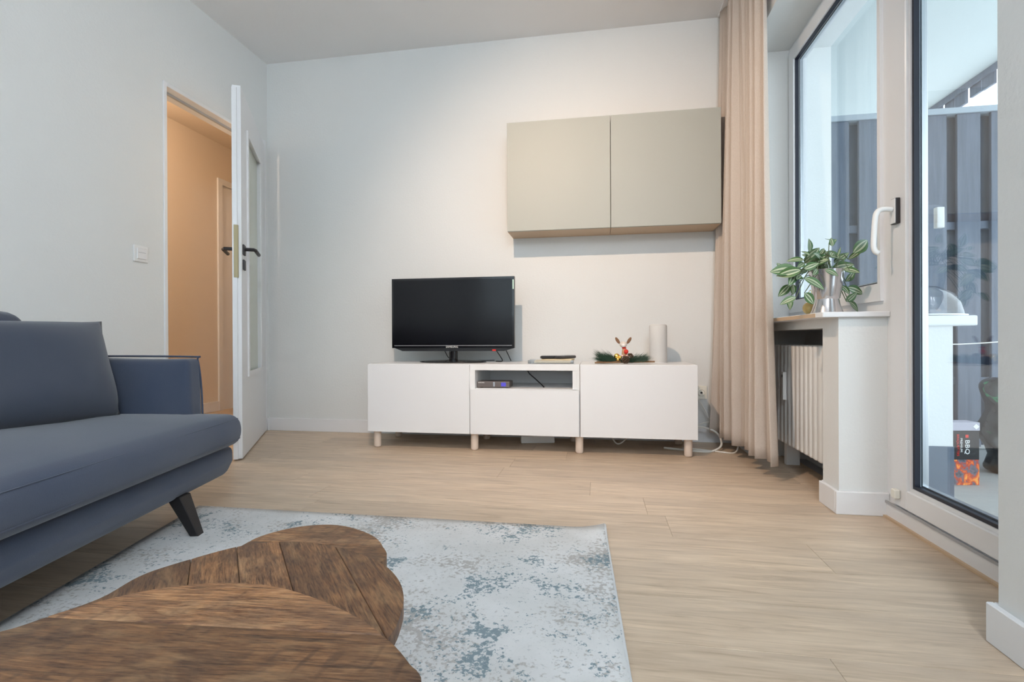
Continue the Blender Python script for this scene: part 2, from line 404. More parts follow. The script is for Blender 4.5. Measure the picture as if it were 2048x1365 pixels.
# hall behind
HX = -3.30
obj('wall_hall', hole_wall('x', HX, -.1, (1.3, 4.7, -.06, 2.46), [(4.05, 4.5, .0, 2.0)]), M_hall, **ST)
bm = bmesh.new(); bx(bm, HX-.1, XL-.12, 4.6, 4.7, -.06, 2.46); bx(bm, HX-.1, XL-.12, 1.2, 1.3, -.06, 2.46); bx(bm, XL-.13, XL-.12, 1.3, DY0-.03, -.06, 2.46); bx(bm, XL-.13, XL-.12, DY1+.05, 4.6, -.06, 2.46); bx(bm, XL-.13, XL-.12, DY0-.03, DY1+.05, DZ+.03, 2.46)
obj('wall_hall_side', bm, M_hall, **ST)
obj('ceiling_hall', box(HX-.1, XL-.12, 1.2, 4.7, 2.36, 2.5), M_hall, **ST)
obj('floor_hall', box(HX-.1, XL-.02, 1.2, 4.7, -.06, -.001), M_oak, **ST)
bm = bmesh.new(); bx(bm, HX-.09, HX+.015, 4.0, 4.05, 0, 2.05); bx(bm, HX-.09, HX+.015, 4.5, 4.55, 0, 2.05); bx(bm, HX-.09, HX+.015, 4.05, 4.5, 2.0, 2.05); bx(bm, HX-.03, HX-.004, 4.05, 4.5, 0, 2.0)
obj('door_3', bm, M_trim, **ST)
bboard('baseboard_hall', [(HX, HX+.014, 1.3, 4.0)], .085)

def bulb_light(name, loc, strength, col, ceil_z, **k):
    e = empty(name, (loc[0], loc[1], ceil_z), **k); d = loc[2]-ceil_z
    m = mat(name+'_glow', (1, 1, 1)); b = bsdf(m); b.inputs['Emission Color'].default_value = (*col, 1); b.inputs['Emission Strength'].default_value = strength
    obj('ceiling_rose', lathe([(.05, -.03), (.055, -.02), (.055, -.001)], 20), M_white, e)
    obj('cord', tube([(0, 0, -.03), (0, 0, d+.1)], .004), M_white, e)
    obj('socket', lathe([(.02, d+.045), (.02, d+.09), (.008, d+.105)], 16), M_white, e)
    obj('bulb', ellipsoid((0, 0, d), (.045, .045, .05), 14, 10), m, e, smooth=True)
bulb_light('hall_lamp', (-2.85, 2.5, 2.12), HALL_STRENGTH, (1.0, .78, .56), 2.36, label='warm bulb hanging from the hall ceiling behind the door', cat='lamp')
def spot_lamp():
    e = empty('ceiling_spotlight', (LAMP_POS[0], LAMP_POS[1], H), label='white ceiling spotlight aimed at the television wall', cat='lamp')
    v = (Vector(LAMP_AIM)-Vector(LAMP_POS)).normalized(); q = v.to_track_quat('-Z', 'Y')
    obj('ceiling_rose', lathe([(.05, -.025), (.055, -.02), (.055, -.001)], 20), M_white, e)
    c = Vector(LAMP_POS)-v*.02-e.location
    obj('arm', tube([(0, 0, -.02), c-v*.02], .006), M_white, e)
    o = obj('lamp_can', lathe([(.034, 0), (.038, 0), (.038, .10), (.030, .115), (.012, .118)], 24, cap=False), M_white, e); o.rotation_mode = 'QUATERNION'; o.rotation_quaternion = q; o.location = c
    l = bpy.data.lights.new('spot_bulb', 'SPOT'); l.energy = LAMP_POWER; l.color = LAMP_COL; l.spot_size = R(LAMP_CONE); l.spot_blend = 1.0; l.shadow_soft_size = .02
    lo = bpy.data.objects.new('spot_bulb', l); COL.objects.link(lo); lo.parent = e; lo.rotation_mode = 'QUATERNION'; lo.rotation_quaternion = q; lo.location = Vector(LAMP_POS)-e.location
spot_lamp()
dn = empty('fill_globe', (.33, -.95, H), label='unseen opal globe pendant added behind the camera for fill light', cat='lamp')  # added lamp, unseen: globe, cord and rose only supply cool fill light
m_ = mat('fill_glow', (1, 1, 1)); bsdf(m_).inputs['Emission Color'].default_value = (*FILL_COL, 1); bsdf(m_).inputs['Emission Strength'].default_value = FILL_STRENGTH
obj('ceiling_rose', lathe([(.05, -.03), (.055, -.02), (.055, -.0005)], 20), M_white, dn); obj('cord', tube([(0, 0, -.03), (0, 0, -.30)], .004), M_white, dn)
obj('globe', ellipsoid((0, 0, -.49), (.19, .19, .19), 24, 14), m_, dn, smooth=True)

# ------------------------------------------------------------------ hall door leaf (open into the room)
hx, hy = XL+.012, 3.108; fx, fy = -1.826, 2.352
ang = math.atan2(fy-hy, fx-hx); LW = math.hypot(fx-hx, fy-hy)
dl = empty('door_1', (hx, hy, .008), ang, **ST)   # local x from hinge to free edge, local +y = room side
LH = 1.918; t = .040
y_ = lambda a, b: (min(a, b), max(a, b))
G0, G1, GZ0, GZ1 = .22, .67, .43, 1.735
bm = bmesh.new()
for s in ((0, G0, 0, LH), (G1, LW, 0, LH), (G0, G1, 0, GZ0), (G0, G1, GZ1, LH)):
    bx(bm, s[0], s[1], -t/2, t/2, s[2], s[3])
obj('door_leaf', bm, M_trim, dl)
obj('rebate_edge', box(LW, LW+.014, -t/2, t/2-.018, 0, LH-.014), M_trim, dl)
bm = bmesh.new()
for sgn in (-1, 1):
    ya, yb = y_(sgn*t/2, sgn*(t/2+.008))
    frame4(bm, G0-.02, G1+.02, ya, yb, GZ0-.02, GZ1+.02, .03, 'y')
obj('glazing_bead', bm, M_trim, dl)
obj('glass_pane', box(G0, G1, -.004, .004, GZ0, GZ1), M_frost, dl)
obj('lock_plate', box(LW+.0005, LW+.016, -.013, .007, .93, 1.20, .001, 1), M_brass, dl)
for sgn in (-1, 1):
    ya, yb = y_(sgn*t/2, sgn*(t/2+.008)); hz = 1.082; cxp = LW-.055
    hd = obj('door_handle', box(cxp-.026, cxp+.026, ya, yb, hz-.027, hz+.027, .002, 1), M_graphite, dl)
    obj('lever', tube([(cxp, sgn*(t/2+.006), hz+.004), (cxp, sgn*(t/2+.05), hz+.004), (cxp-.012, sgn*(t/2+.056), hz+.002), (cxp-.125, sgn*(t/2+.056), hz-.004)], .0095, 8), M_graphite, hd)
    obj('lock_rosette', box(cxp-.026, cxp+.026, ya, yb, hz-.105, hz-.052, .002, 1), M_graphite, dl)

# ------------------------------------------------------------------ balcony window and door
wd = empty('window_1', (XF, PY, .70), **ST)
wz0, wz1 = .70, WZ
bm = bmesh.new(); bx(bm, 0, .065, 0, .03, 0, wz1-.70); bx(bm, 0, .065, WY1-PY-.055, WY1-PY, 0, wz1-.70); bx(bm, 0, .065, .03, WY1-PY-.055, 0, .055); bx(bm, 0, .065, .03, WY1-PY-.055, wz1-.755, wz1-.70); o = obj('window_frame', bm, M_pvc, wd)
wo0, wo1 = .05, WY1-PY-.047
bm = bmesh.new(); bx(bm, -.012, .05, .022, .040, .045, wz1-.73); bx(bm, -.012, .05, wo1-.042, wo1+.02, .045, wz1-.73); bx(bm, -.012, .05, .040, wo1-.042, .045, .107); bx(bm, -.012, .05, .040, wo1-.042, wz1-.792, wz1-.73); obj('sash', bm, M_pvc, wd)
gy0, gy1, gz0, gz1 = .041, wo1-.040, .105, wz1-.70-.09
bm = bmesh.new(); frame4(bm, -.004, .012, gy0-.003, gy1+.003, gz0-.003, gz1+.003, .010); obj('gasket', bm, M_gasket, wd)
bm = bmesh.new(); frame4(bm, .016, .030, gy0+.006, gy1-.006, gz0+.006, gz1-.006, .008); obj('spacer_bar', bm, M_alu, wd)
obj('glass_pane', box(.014, .018, gy0, gy1, gz0, gz1), M_glass, wd)
sl = obj('window_sill', box(.772-XF, .0, 1.938-PY, WY1-PY, -.012, .006, .002, 1), M_trim, wd)
obj('sill_edge', box(.7705-XF, .772-XF, 2.0-PY, 2.62-PY, -.010, .004), M_oakboard, sl)

dr = empty('door_2', (XF, WY0, 0), **ST)
DW = PY-WY0
bm = bmesh.new()
bx(bm, 0, .068, 0, .05, 0, WZ); bx(bm, 0, .068, DW-.05, DW, 0, WZ); bx(bm, 0, .068, .05, DW-.05, WZ-.05, WZ); obj('door_frame', bm, M_pvc, dr)
th = obj('threshold', box(-.012, .068, 0, DW, 0, .055, .003, 1), M_pvc, dr)
obj('threshold_seal', box(-.016, -.011, .0, DW, .050, .058), M_grey, th)
obj('floor_bead', box(-.022, -.012, 0, DW, 0, .007), M_oakboard, th)
s0, s1 = .035, DW-.052; sw = .085
bm = bmesh.new()
bx(bm, -.016, .05, s0, s0+sw, .062, WZ-.035, .003, 1); bx(bm, -.016, .05, s1-sw, s1, .062, WZ-.035, .003, 1)
bx(bm, -.016, .05, s0+sw, s1-sw, .062, .125, .003, 1); bx(bm, -.016, .05, s0+sw, s1-sw, WZ-.115, WZ-.035, .003, 1)
obj('sash', bm, M_pvc, dr)
ga, gb, gc, gd = s0+sw, s1-sw, .125, WZ-.115
bm = bmesh.new(); frame4(bm, -.006, .012, ga-.004, gb+.004, gc-.004, gd+.004, .014); obj('glazing_bead', bm, M_pvc, dr)
bm = bmesh.new(); frame4(bm, -.002, .014, ga+.010, gb-.010, gc+.010, gd-.010, .010); obj('gasket', bm, M_gasket, dr)
bm = bmesh.new(); frame4(bm, .018, .034, ga+.014, gb-.014, gc+.014, gd-.014, .010); obj('spacer_bar', bm, M_alu, dr)
obj('glass_pane', box(.014, .018, ga, gb, gc, gd), M_glass, dr)
hy = s1-.042; hz = 1.03
hd = obj('door_handle', box(-.030, -.016, hy-.016, hy+.016, hz-.042, hz+.042, .003, 2), M_graphite, dr)
obj('cover_plate', box(-.0315, -.028, hy-.014, hy+.017, hz-.040, hz+.040, .001, 1), M_pvc, hd)
obj('lever', tube([(-.03, hy, hz+.006), (-.062, hy, hz+.008), (-.078, hy, hz-.002), (-.084, hy, hz-.03), (-.088, hy, hz-.105), (-.084, hy, hz-.128), (-.074, hy, hz-.136)], .0085, 10, 4), M_offwhite, hd, smooth=True)
obj('latch_block', box(-.034, -.016, s1-.055, s1-.030, .088, .118, .003, 1), M_cream, dr)
obj('outer_grip', box(.050, .072, gb-.040, gb-.022, .955, 1.02, .003, 2), M_offwhite, dr)

# ------------------------------------------------------------------ outside: balcony
ZB = .045
obj('floor_balcony', box(XO, 2.75, -1.2, 6.5, -.10, ZB), M_concrete, **ST)
obj('ceiling_balcony', box(XO, 2.62, -1.5, 7.5, 2.45, 2.62), M_soffit, **ST)
obj('wall_outside', box(.9, XO, YB+.12, 7.5, -.1, 2.6), M_outwhite, **ST)
obj('trim_3', box(XF+.07, XO+.068, PY-.012, WY1-.002, .655, .690, .006, 2), M_pvc, **ST)
# dark sawtooth edge strip below the rim of the upper balcony
bm = bmesh.new()
bx(bm, 2.615, 2.635, -1.5, 7.5, 2.41, 2.60)
ee = obj('trim_4', bm, M_fence, **ST)
y = -1.4; i = 0
tooth = bpy.data.meshes.new('cladding_board'); b2 = box(0, .018, -.055, .055, -.10, .09); b2.to_mesh(tooth); b2.free(); tooth.materials.append(M_fence)
while y < 7.4:
    link('cladding_board', tooth, ee, loc=(2.636+.012*(i % 2), y, 2.42+.012*(i % 3))); y += .135; i += 1
# partition fence of upright boards
FY = 2.93; FZ = 1.775
fe = empty('board_fence', (XO, FY, ZB), label='slate blue fence of overlapping upright boards closing the balcony', cat='fence')
bm_f = bpy.data.meshes.new('board'); b2 = box(-.052, .052, -.009, .009, .02, FZ-ZB-.03, .002, 1); b2.to_mesh(b2_m := bm_f); b2.free(); bm_f.materials.append(M_fence)
for i in range(9): link('board', bm_f, fe, loc=(.055+i*.1505, 0, 0))
for i in range(9): link('board', bm_f, fe, loc=(.130+i*.1505, .055, 0))
for z in (.35, 1.14): obj('rail', box(0, 1.42, .011, .044, z-.02, z+.02, .002, 1), M_fence, fe)
obj('top_cap', box(-.002, 1.43, -.02, .075, FZ-ZB-.03, FZ-ZB, .002, 1), mat('weathered_cap', (.36, .42, .48), .6), fe)
# things on the balcony
bw = empty('plastic_bowl', (1.155, 2.10, .691), label='clear plastic dome resting on the outer window ledge', cat='bowl')
obj('dome', lathe([(.135, 0), (.134, .012), (.125, .05), (.10, .085), (.06, .107), (.015, .113), (.001, .1135)], 32, cap=False), M_clear, bw, smooth=True)
obj('rim', lathe([(.133, 0), (.142, .001), (.142, .006), (.133, .007)], 32, cap=False), M_offwhite, bw)
hb = empty('dome_distortion', (1.262, 2.33, .42), label='translucent shape below the outer window ledge imitating a distorted view', cat='sack')  # made-up clear ellipsoid and loop for the faint distorted shape under the dome
obj('rounded_body', ellipsoid((0, 0, .10), (.065, .10, .145), 20, 14), M_clear, hb, smooth=True)
obj('loop', tube([(0, 0, .235), (-.02, 0, .255), (-.045, 0, .26)], .003), M_cable, hb)
def print_mat():
    m = mat('ember_print', (.5, .1, .02), .4); v = coords(m); n = noise(m, v, 26, 4, .6, .8)
    setcol(m, ramp(m, n, [(.32, (.02, .02, .03)), (.45, (.16, .16, .20)), (.5, (.45, .04, .02)), (.58, (.85, .16, .03)), (.66, (1, .45, .08)), (.75, (.75, .70, .70))])); return m
bc = empty('charcoal_box', (1.385, 2.262, ZB), R(8), label='black charcoal box with red embers printed on it', cat='box')
obj('carton', box(-.072, .072, -.035, .035, .10, .245, .001, 1), M_black, bc)
obj('ember_panel', box(-.0722, .0722, -.0352, .0352, .0, .10, .001, 1), print_mat(), bc)
obj('top_flap', box(-.0735, .0735, -.037, .037, .215, .247, .001, 1), mat('flap_print', (.45, .43, .50), .5), bc)
obj('diamond_mark', prism([(.04, -.0), (.055, .011), (.07, 0), (.055, -.011)], -.0005, .0005), M_offwhite, bc, loc=(0, -.0378, .231), rot=(R(90), 0, 0))
text('lettering', 'BBQ', .030, M_offwhite, bc, (.014, -.0362, .150), (R(90), R(90), 0))
text('lettering', 'BRIQUETTES', .0155, M_red, bc, (-.030, -.0362, .158), (R(90), R(90), 0))
text('lettering', 'PREMIUM', .0135, M_offwhite, bc, (-.014, -.0362, .158), (R(90), R(90), 0))
obj('mark', box(.006, .020, -.0364, -.0358, .187, .199), M_red, bc)
bc.scale = (.80, .85, .98)
def bag_mat():
    m = mat('foil_sack', (.02, .02, .02), .25); v = coords(m); setcol(m, ramp(m, noise(m, v, 9, 3, .5, .6), [(.5, (.015, .016, .018)), (.62, (.03, .035, .035)), (.66, (.02, .22, .09)), (.72, (.02, .03, .03))])); return m
sk = empty('charcoal_sack', (1.735, 2.46, ZB), R(-8), label='black and green foil sack standing by the fence', cat='sack')
obj('rounded_body', rbgrid(-.12, .12, -.06, .06, 0, .40, .045, 10, lambda w, s: w + Vector((.012*math.sin(w.z*34+w.x*9), .016*math.sin(w.z*27+w.x*31), 0)) * (1-.2*s.z)), bag_mat(), sk, smooth=True)
obj('pinched_top', box(-.06, .06, -.012, .012, .39, .45, .006, 2), M_red, sk)
obj('label_patch', box(-.085, .085, -.079, -.066, .06, .15, .003, 1), mat('grey_label', (.4, .42, .45), .5), sk)
tag(obj('string', tube([(1.19, 2.55, .60), (1.6, 2.6, .585), (2.1, 2.7, .62), (2.55, 2.8, .64)], .0025, 6, 4), M_cable), 'thin pale string stretched in front of the board fence', 'string')
tag(obj('wire_rod', tube([(1.34, 2.48, ZB), (1.27, 2.52, .33)], .003, 6), M_alu), 'thin metal rod leaning behind the charcoal box', 'rod')

# ------------------------------------------------------------------ radiator in the niche
ra = empty('radiator', (.93, 2.15, .12), label='white column radiator in the niche under the window sill', cat='radiator')
rs = bpy.data.meshes.new('radiator_section'); bm = bmesh.new()
for dx in (-.05, .05): bx(bm, dx-.022, dx+.022, -.019, .019, .0, .465, .012, 3)
bx(bm, -.07, .07, -.017, .017, .418, .465, .012, 3); bx(bm, -.07, .07, -.017, .017, .0, .05, .012, 3); bx(bm, -.03, .03, -.006, .006, .05, .42)
bmesh.ops.recalc_face_normals(bm, faces=bm.faces[:]); bm.to_mesh(rs); bm.free(); rs.materials.append(mat('radiator_enamel', (.80, .80, .79), .35))
for p in rs.polygons: p.use_smooth = True
rs.set_sharp_from_angle(angle=R(50))
for i in range(14): link('radiator_section', rs, ra, loc=(0, i*.047, 0))
obj('foot', box(-.03, .03, .06, .09, -.12, .002), M_white, ra); obj('foot', box(-.03, .03, .52, .55, -.12, .002), M_white, ra)
hm = obj('heat_meter', box(-.090, -.073, .385, .405, .21, .34, .004, 2), M_offwhite, ra); obj('meter_eye', box(-.0915, -.0895, .391, .399, .315, .327), M_black, hm)

# ------------------------------------------------------------------ curtain
def curtain():
    bm = bmesh.new(); n, mz = 260, 40; ztop, zbot = H-.012, .075; V = []
    for i in range(n+1):
        s = i/n; colv = []
        for j in range(mz+1):
            q = j/mz; z = ztop+(zbot-ztop)*q
            nearY = 2.47-.14*q**1.2; farY = 3.155-.02*q
            y = farY + (nearY-farY)*s
            amp = .020+.022*q; ph = s*2*math.pi*7.5
            w = (.75+.35*math.sin(s*17+1.0))*math.sin(ph+1.3*math.sin(ph*.31+1.2*q)+.6*math.sin(s*31)) + .35*math.sin(ph*1.9+1.3+q) + .25*math.sin(s*9+3*q)
            x = .715+.03*s - .05*q*(1-s)**2 + amp*w
            x -= .02*q*max(0, s-.93)/.07
            y += .018*math.cos(ph*1.0+.4)*q
            colv.append(bm.verts.new((x, min(y, YB-.008), z + .006*math.sin(s*23)*(q > .98))))
        V.append(colv)
    for i in range(n):
        for j in range(mz): bm.faces.new((V[i][j], V[i+1][j], V[i+1][j+1], V[i][j+1]))
    return bm
cu = empty('curtain', (0, 0, 0), label='beige linen curtain hanging in folds beside the window', cat='curtain')
c_o = obj('curtain_panel', curtain(), M_curtain, cu, smooth=True); solid(c_o, .002)
obj('curtain_track', box(.70, .74, 1.2, 3.17, H-.012, H-.0005), M_white, cu)

# ------------------------------------------------------------------ TV bench
BX, BY, BZ0, BZ1 = -1.298, 2.732, .095, .480; BYB = 3.152
def legmesh():
    me = bpy.data.meshes.new('leg'); b = lathe([(.014, 0), (.019, .004), (.021, .012), (.021, BZ0)], 20); bmesh.ops.recalc_face_normals(b, faces=b.faces[:]); b.to_mesh(me); b.free(); me.materials.append(M_beech)
    for p in me.polygons: p.use_smooth = True
    me.set_sharp_from_angle(angle=R(50)); return me
LEG = legmesh()
def legs(parent, pts):
    for x, y in pts: link('leg', LEG, parent, loc=(x, y, 0))
b1 = empty('media_bench', (BX, BY, 0), label='long white media bench with drawer and open slot under the television', cat='bench', group='media benches')
D = BYB-BY; fr = .018
def carcass(w0, w1, parent):
    obj('top_panel', box(w0, w1, fr, D, BZ1-.034, BZ1, .0015, 1), M_white, parent)
    obj('bottom_panel', box(w0+.016, w1-.016, fr, D, BZ0, BZ0+.018), M_white, parent)
    obj('side_panel', box(w0, w0+.016, fr, D, BZ0, BZ1-.034), M_white, parent); obj('side_panel', box(w1-.016, w1, fr, D, BZ0, BZ1-.034), M_white, parent)
    obj('back_panel', box(w0+.016, w1-.016, D-.008, D, BZ0+.018, BZ1-.034), M_white, parent)
carcass(0, 1.199, b1)
obj('divider', box(.590, .626, fr-.004, D-.008, BZ0+.018, BZ1-.034), M_white, b1)
obj('slot_cheek', box(1.189-.028, 1.199-.016, fr-.004, D-.008, .345, BZ1-.034), M_white, b1)
obj('shelf', box(.626, 1.183, fr+.004, D-.008, .330, .346), M_white, b1)
obj('door', box(.001, .597, 0, .017, BZ0, BZ1-.003, .0012, 1), M_front, b1)
obj('drawer_front', box(.6015, 1.196, 0, .017, BZ0, .342, .0012, 1), M_front, b1)
legs(b1, [(.04, .045), (.615, .045), (1.195, .045), (.04, D-.06), (.615, D-.06), (1.15, D-.06)])
b2 = empty('media_bench', (BX+1.2, BY, 0), label='white single-door cabinet at the curtain end of the media bench', cat='bench', group='media benches')
carcass(.001, .6, b2)
obj('door', box(.003, .599, 0, .017, BZ0, BZ1-.003, .0012, 1), M_front, b2)
legs(b2, [(.558, .045), (.555, D-.06)])

# wall cabinets
def wcab(x0, label):
    e = empty('wall_cabinet', (x0, 2.968, 1.2525), label=label, cat='cabinet', group='wall cabinets above the bench'); h = .639; d = YB-2.968
    obj('body', boxes([(0.001, .599, .018, d, 0, .016), (0.001, .599, .018, d, h-.016, h), (0.001, .017, .018, d, .016, h-.016), (.583, .599, .018, d, .016, h-.016), (.017, .583, d-.01, d, .016, h-.016)]), M_oakboard, e)
    obj('door', box(.0015, .5985, 0, .017, .0, h, .0012, 1), M_sage, e)
wcab(-.528, 'sage beige wall cabinet directly above the television side, left of the pair')
wcab(.072, 'sage beige wall cabinet whose edge touches the curtain')

# ------------------------------------------------------------------ television
tv = empty('television', (-.858, 2.955, BZ1), label='black flat television on an oval stand on the media bench', cat='television')
zt = lambda z: z-BZ1
pts = [(-.376, zt(.572)), (-.31, zt(.548)), (.31, zt(.548)), (.376, zt(.566)), (.376, zt(.985)), (-.376, zt(.985))]
bm = prism(pts, -.012, .018); obj('housing', bm, M_black, tv, rot=(R(90), 0, 0))
obj('rear_housing', box(-.30, .30, .012, .045, zt(.58), zt(.93), .012, 2), M_black, tv)
bm = bmesh.new(); frame4(bm, -.376, .376, -.0195, -.0178, zt(.566), zt(.985), .012, 'y'); obj('bezel', bm, M_gloss, tv)
obj('screen', box(-.364, .364, -.0188, -.0180, zt(.586), zt(.973)), mat('screen_glass', (.004, .004, .006), .16, 0, **{'Specular IOR Level': .3}), tv)
obj('chin_line', box(-.36, .36, -.0205, -.0185, zt(.580), zt(.582)), M_grey, tv)
text('lettering', 'SAMSUNG', .0165, M_offwhite, tv, (.0, -.0197, zt(.5725)), (R(90), 0, 0))
obj('power_light', box(.245, .266, -.021, -.017, zt(.549), zt(.558)), M_red, tv)
obj('sticker', box(.366, .374, -.0202, -.0192, zt(.91), zt(.965)), mat('energy_sticker', (.55, .75, .65), .5), tv)
obj('neck', tube([(0, .012, .01), (0, .010, .075)], .026, 16), M_gloss, tv, smooth='auto')
bm = lathe([(.2, .0), (.205, .003), (.2, .008), (.15, .012), (.03, .016)], 40); bmesh.ops.scale(bm, verts=bm.verts[:], vec=(1, .48, 1)); obj('stand_base', bm, M_gloss, tv, smooth='auto')
tag(obj('aerial_cable', tube([(-.61, 3.02, .555), (-.585, 3.03, .515), (-.57, 3.02, .4865), (-.60, 2.98, .4865)], .0028, 6, 5), M_black), 'black cable end dangling under the television by its stand', 'cable')
tag(obj('cable', tube([(-.545, 3.0, .555), (-.53, 3.01, .52), (-.515, 3.01, .487)], .003, 6, 4), M_black), 'short black cable hanging below the right corner of the television', 'cable')
tag(obj('cable', tube([(-.93, 3.02, .55), (-.91, 3.06, .50), (-.85, 3.10, .4862), (-.72, 3.10, .4862), (-.64, 3.13, .4862)], .0025, 6, 5), M_black), 'thin black cord lying on the bench behind the television stand', 'cable')

# set-top box in the slot, cable, dangling plug strip
sb = empty('set_top_box', (-.578, 2.785, .346), R(0), label='slim brown-grey receiver box in the open slot of the bench', cat='receiver')
M_stb = mat('taupe_metal', (.17, .145, .135), .4, .3)
obj('case', box(-.092, .092, -.0, .11, .003, .036, .004, 2), M_stb, sb)
obj('front_button', box(-.0, .010, -.0015, .001, .008, .033), M_alu, sb); obj('display', box(.045, .072, -.001, .001, .009, .030), mat('display_blue', (.03, .03, .10), .2, 0, **{'Emission Color': (.15, .12, .9, 1), 'Emission Strength': .5}), sb)
text('lettering', 'SAMSUNG', .008, M_offwhite, sb, (-.068, -.0008, .029), (R(90), 0, 0))
for k in (-1, 1): obj('foot', box(k*.07-.008, k*.07+.008, .02, .036, 0, .004), M_black, sb)
tag(obj('slot_cable', tube([(-.43, 3.09, .438), (-.405, 3.0, .415), (-.36, 2.92, .39), (-.315, 2.86, .36), (-.30, 2.84, .3485)], .0035, 6, 5), M_black), 'black cable running down inside the open slot', 'cable')
tag(obj('junction_strip', box(-.43, -.29, 3.06, 3.14, .424, .4455, .003, 1), mat('taupe_strip', (.33, .30, .26), .5)), 'flat taupe strip under the top of the open slot', 'strip')

# clear tray with note pads, remotes
ty = empty('acrylic_tray', (-.262, 2.885, BZ1), R(2), label='clear plastic tray on the bench holding papers and remotes', cat='tray')
bm = bmesh.new(); bx(bm, -.125, .125, -.085, .085, 0.0005, .004); frame4(bm, -.125, .125, -.085, .085, .004, .022, .003) if False else None
for s in ((-.125, .125, -.085, -.082), (-.125, .125, .082, .085), (-.125, -.122, -.082, .082), (.122, .125, -.082, .082)): bx(bm, *s, .004, .020)
obj('tray_body', bm, M_clear, ty)
def pad(name, loc, rz, col, label, w, d, h):
    o = obj(name, box(-w, w, -d, d, 0, h, .001, 1), mat(name+'_paper', col, .6), loc=loc, rot=(0, 0, rz)); tag(o, label, 'paper')
pad('booklet', (-.255, 2.885, BZ1+.0045), R(3), (.80, .70, .52), 'cream booklet lying in the clear tray', .100, .070, .012)
pad('notebook', (-.225, 2.90, BZ1+.017), R(-5), (.74, .62, .42), 'tan notebook on top of the cream booklet', .085, .062, .008)
def remote(loc, rz, L, label, col):
    e = empty('remote_control', loc, rz, label=label, cat='remote', group='remote controls on the tray')
    obj('body', rbgrid(-L/2, L/2, -.022, .022, 0, .017, .007, 6), mat('remote_plastic', col, .35), e, smooth=True)
    bm = bmesh.new()
    for i in range(7):
        for j in range(3): bx(bm, -L*.38+i*L*.11-.004, -L*.38+i*L*.11+.004, -.012+j*.012-.003, -.012+j*.012+.003, .0165, .019)
    obj('buttons', bm, M_grey, e)
remote((-.262, 2.875, BZ1+.0255), R(20), .12, 'short black remote control on the left of the notebook', (.015, .014, .015))
remote((-.185, 2.915, BZ1+.0255), R(62), .17, 'slim black remote control on the right of the notebook', (.03, .028, .03))

# speaker cylinder
sp = empty('speaker', (.333, 2.985, BZ1), label='white fabric cylinder loudspeaker at the wall end of the bench', cat='speaker')
M_spk = fabric('white_speaker_mesh', (.78, .77, .75), (.82, .81, .79), 700, .9, .1)
obj('body', lathe([(.046, .002), (.049, .006), (.049, .205), (.047, .212), (.040, .215)], 36), M_spk, sp, smooth='auto')
obj('top_ring', lathe([(.040, .2135), (.040, .217), (.030, .2175), (.002, .2175)], 36), M_offwhite, sp, smooth='auto'); obj('base_ring', lathe([(.047, 0), (.048, .0035), (.046, .004)], 36), M_offwhite, sp)

# Christmas arrangement
ch = empty('christmas_arrangement', (.135, 2.86, BZ1), label='small fir arrangement with a reindeer figure and red ball', cat='decoration')
M_bark = mat('birch_twig', (.26, .15, .08), .9); M_needle = mat('fir_needle', (.030, .075, .045), .7); M_gold = mat('gold_ball', (.95, .68, .20), .18, 1)
r2 = random.Random(5); bm = bmesh.new()
for k in range(5): tube([(-.155+.01*k, -.02+.012*k, .006+.003*(k % 2)), (-.05, -.02+.01*k, .008+.003*k), (.06, -.01+.006*k, .010+.002*k), (.165-.02*k, -.01+.008*k, .012)], lambda t: .0045, 6, 3, bm)
obj('twig_bundle', bm, M_bark, ch)
def spray(cx, cy, cz, n, dirx, L):
    bm = bmesh.new()
    for _ in range(n):
        a = r2.uniform(-.9, .9); e = r2.uniform(.02, 1.0); l = L*r2.uniform(.5, 1.1)
        s = Vector((cx+dirx*r2.uniform(-.02, .05), cy+r2.uniform(-.02, .02), cz+r2.uniform(-.006, .012)))
        d = Vector((dirx*math.cos(e)*math.cos(a), math.sin(a)*.8, math.sin(e)*.75)).normalized()*l
        w = d.orthogonal().normalized()*.0011; q = d.cross(w).normalized()*.0011
        a3 = [bm.verts.new(s+v) for v in (w, -w*.5+q, -w*.5-q)]; tip = bm.verts.new(s+d)
        for i in range(3): bm.faces.new((a3[i], a3[(i+1) % 3], tip))
        bm.faces.new(a3)
    return bm
obj('fir_needles', spray(-.06, 0, .018, 700, -1, .08), M_needle, ch, kind='stuff'); obj('fir_needles', spray(.055, .0, .016, 520, 1, .06), mat('spruce_needle', (.09, .15, .11), .7), ch, kind='stuff'); obj('fir_needles', spray(.0, -.02, .012, 260, 1, .04), M_needle, ch, kind='stuff')
def cone(loc, s):
    bm = bmesh.new()
    for k in range(7):
        for a in range(7):
            an = a*2*math.pi/7+k*.45; rr = s*(.95*math.sin((k+1.2)/8.2*math.pi)); z = s*2.2*k/7
            ellipsoid((rr*math.cos(an), rr*math.sin(an), z), (s*.38, s*.38, s*.18), 6, 4, bm)
    return obj('pine_cone', bm, mat('pine_cone_brown', (.11, .065, .04), .8), ch, loc=loc)
cone((.035, .0, .020), .018); cone((.010, -.035, .006), .018)
for p, r in (((-.036, -.008, .041), .016), ((-.018, -.018, .036), .010), ((-.030, -.022, .026), .010)): obj('gold_ball', ellipsoid(p, (r, r, r), 16, 10), M_gold, ch, smooth=True)
rd = obj('reindeer', ellipsoid((.0, .005, .105), (.021, .017, .017), 18, 12), mat('cream_felt', (.78, .70, .62), .9), ch, smooth=True)
obj('muzzle', ellipsoid((.0, -.010, .100), (.013, .010, .009), 14, 10), mat('pale_felt', (.85, .81, .78), .9), rd, smooth=True)
obj('body', lathe([(.006, .035), (.015, .045), (.013, .07), (.007, .093)], 14, c=(.005, .004, 0)), mat('tan_felt', (.55, .33, .19), .9), rd, smooth=True)
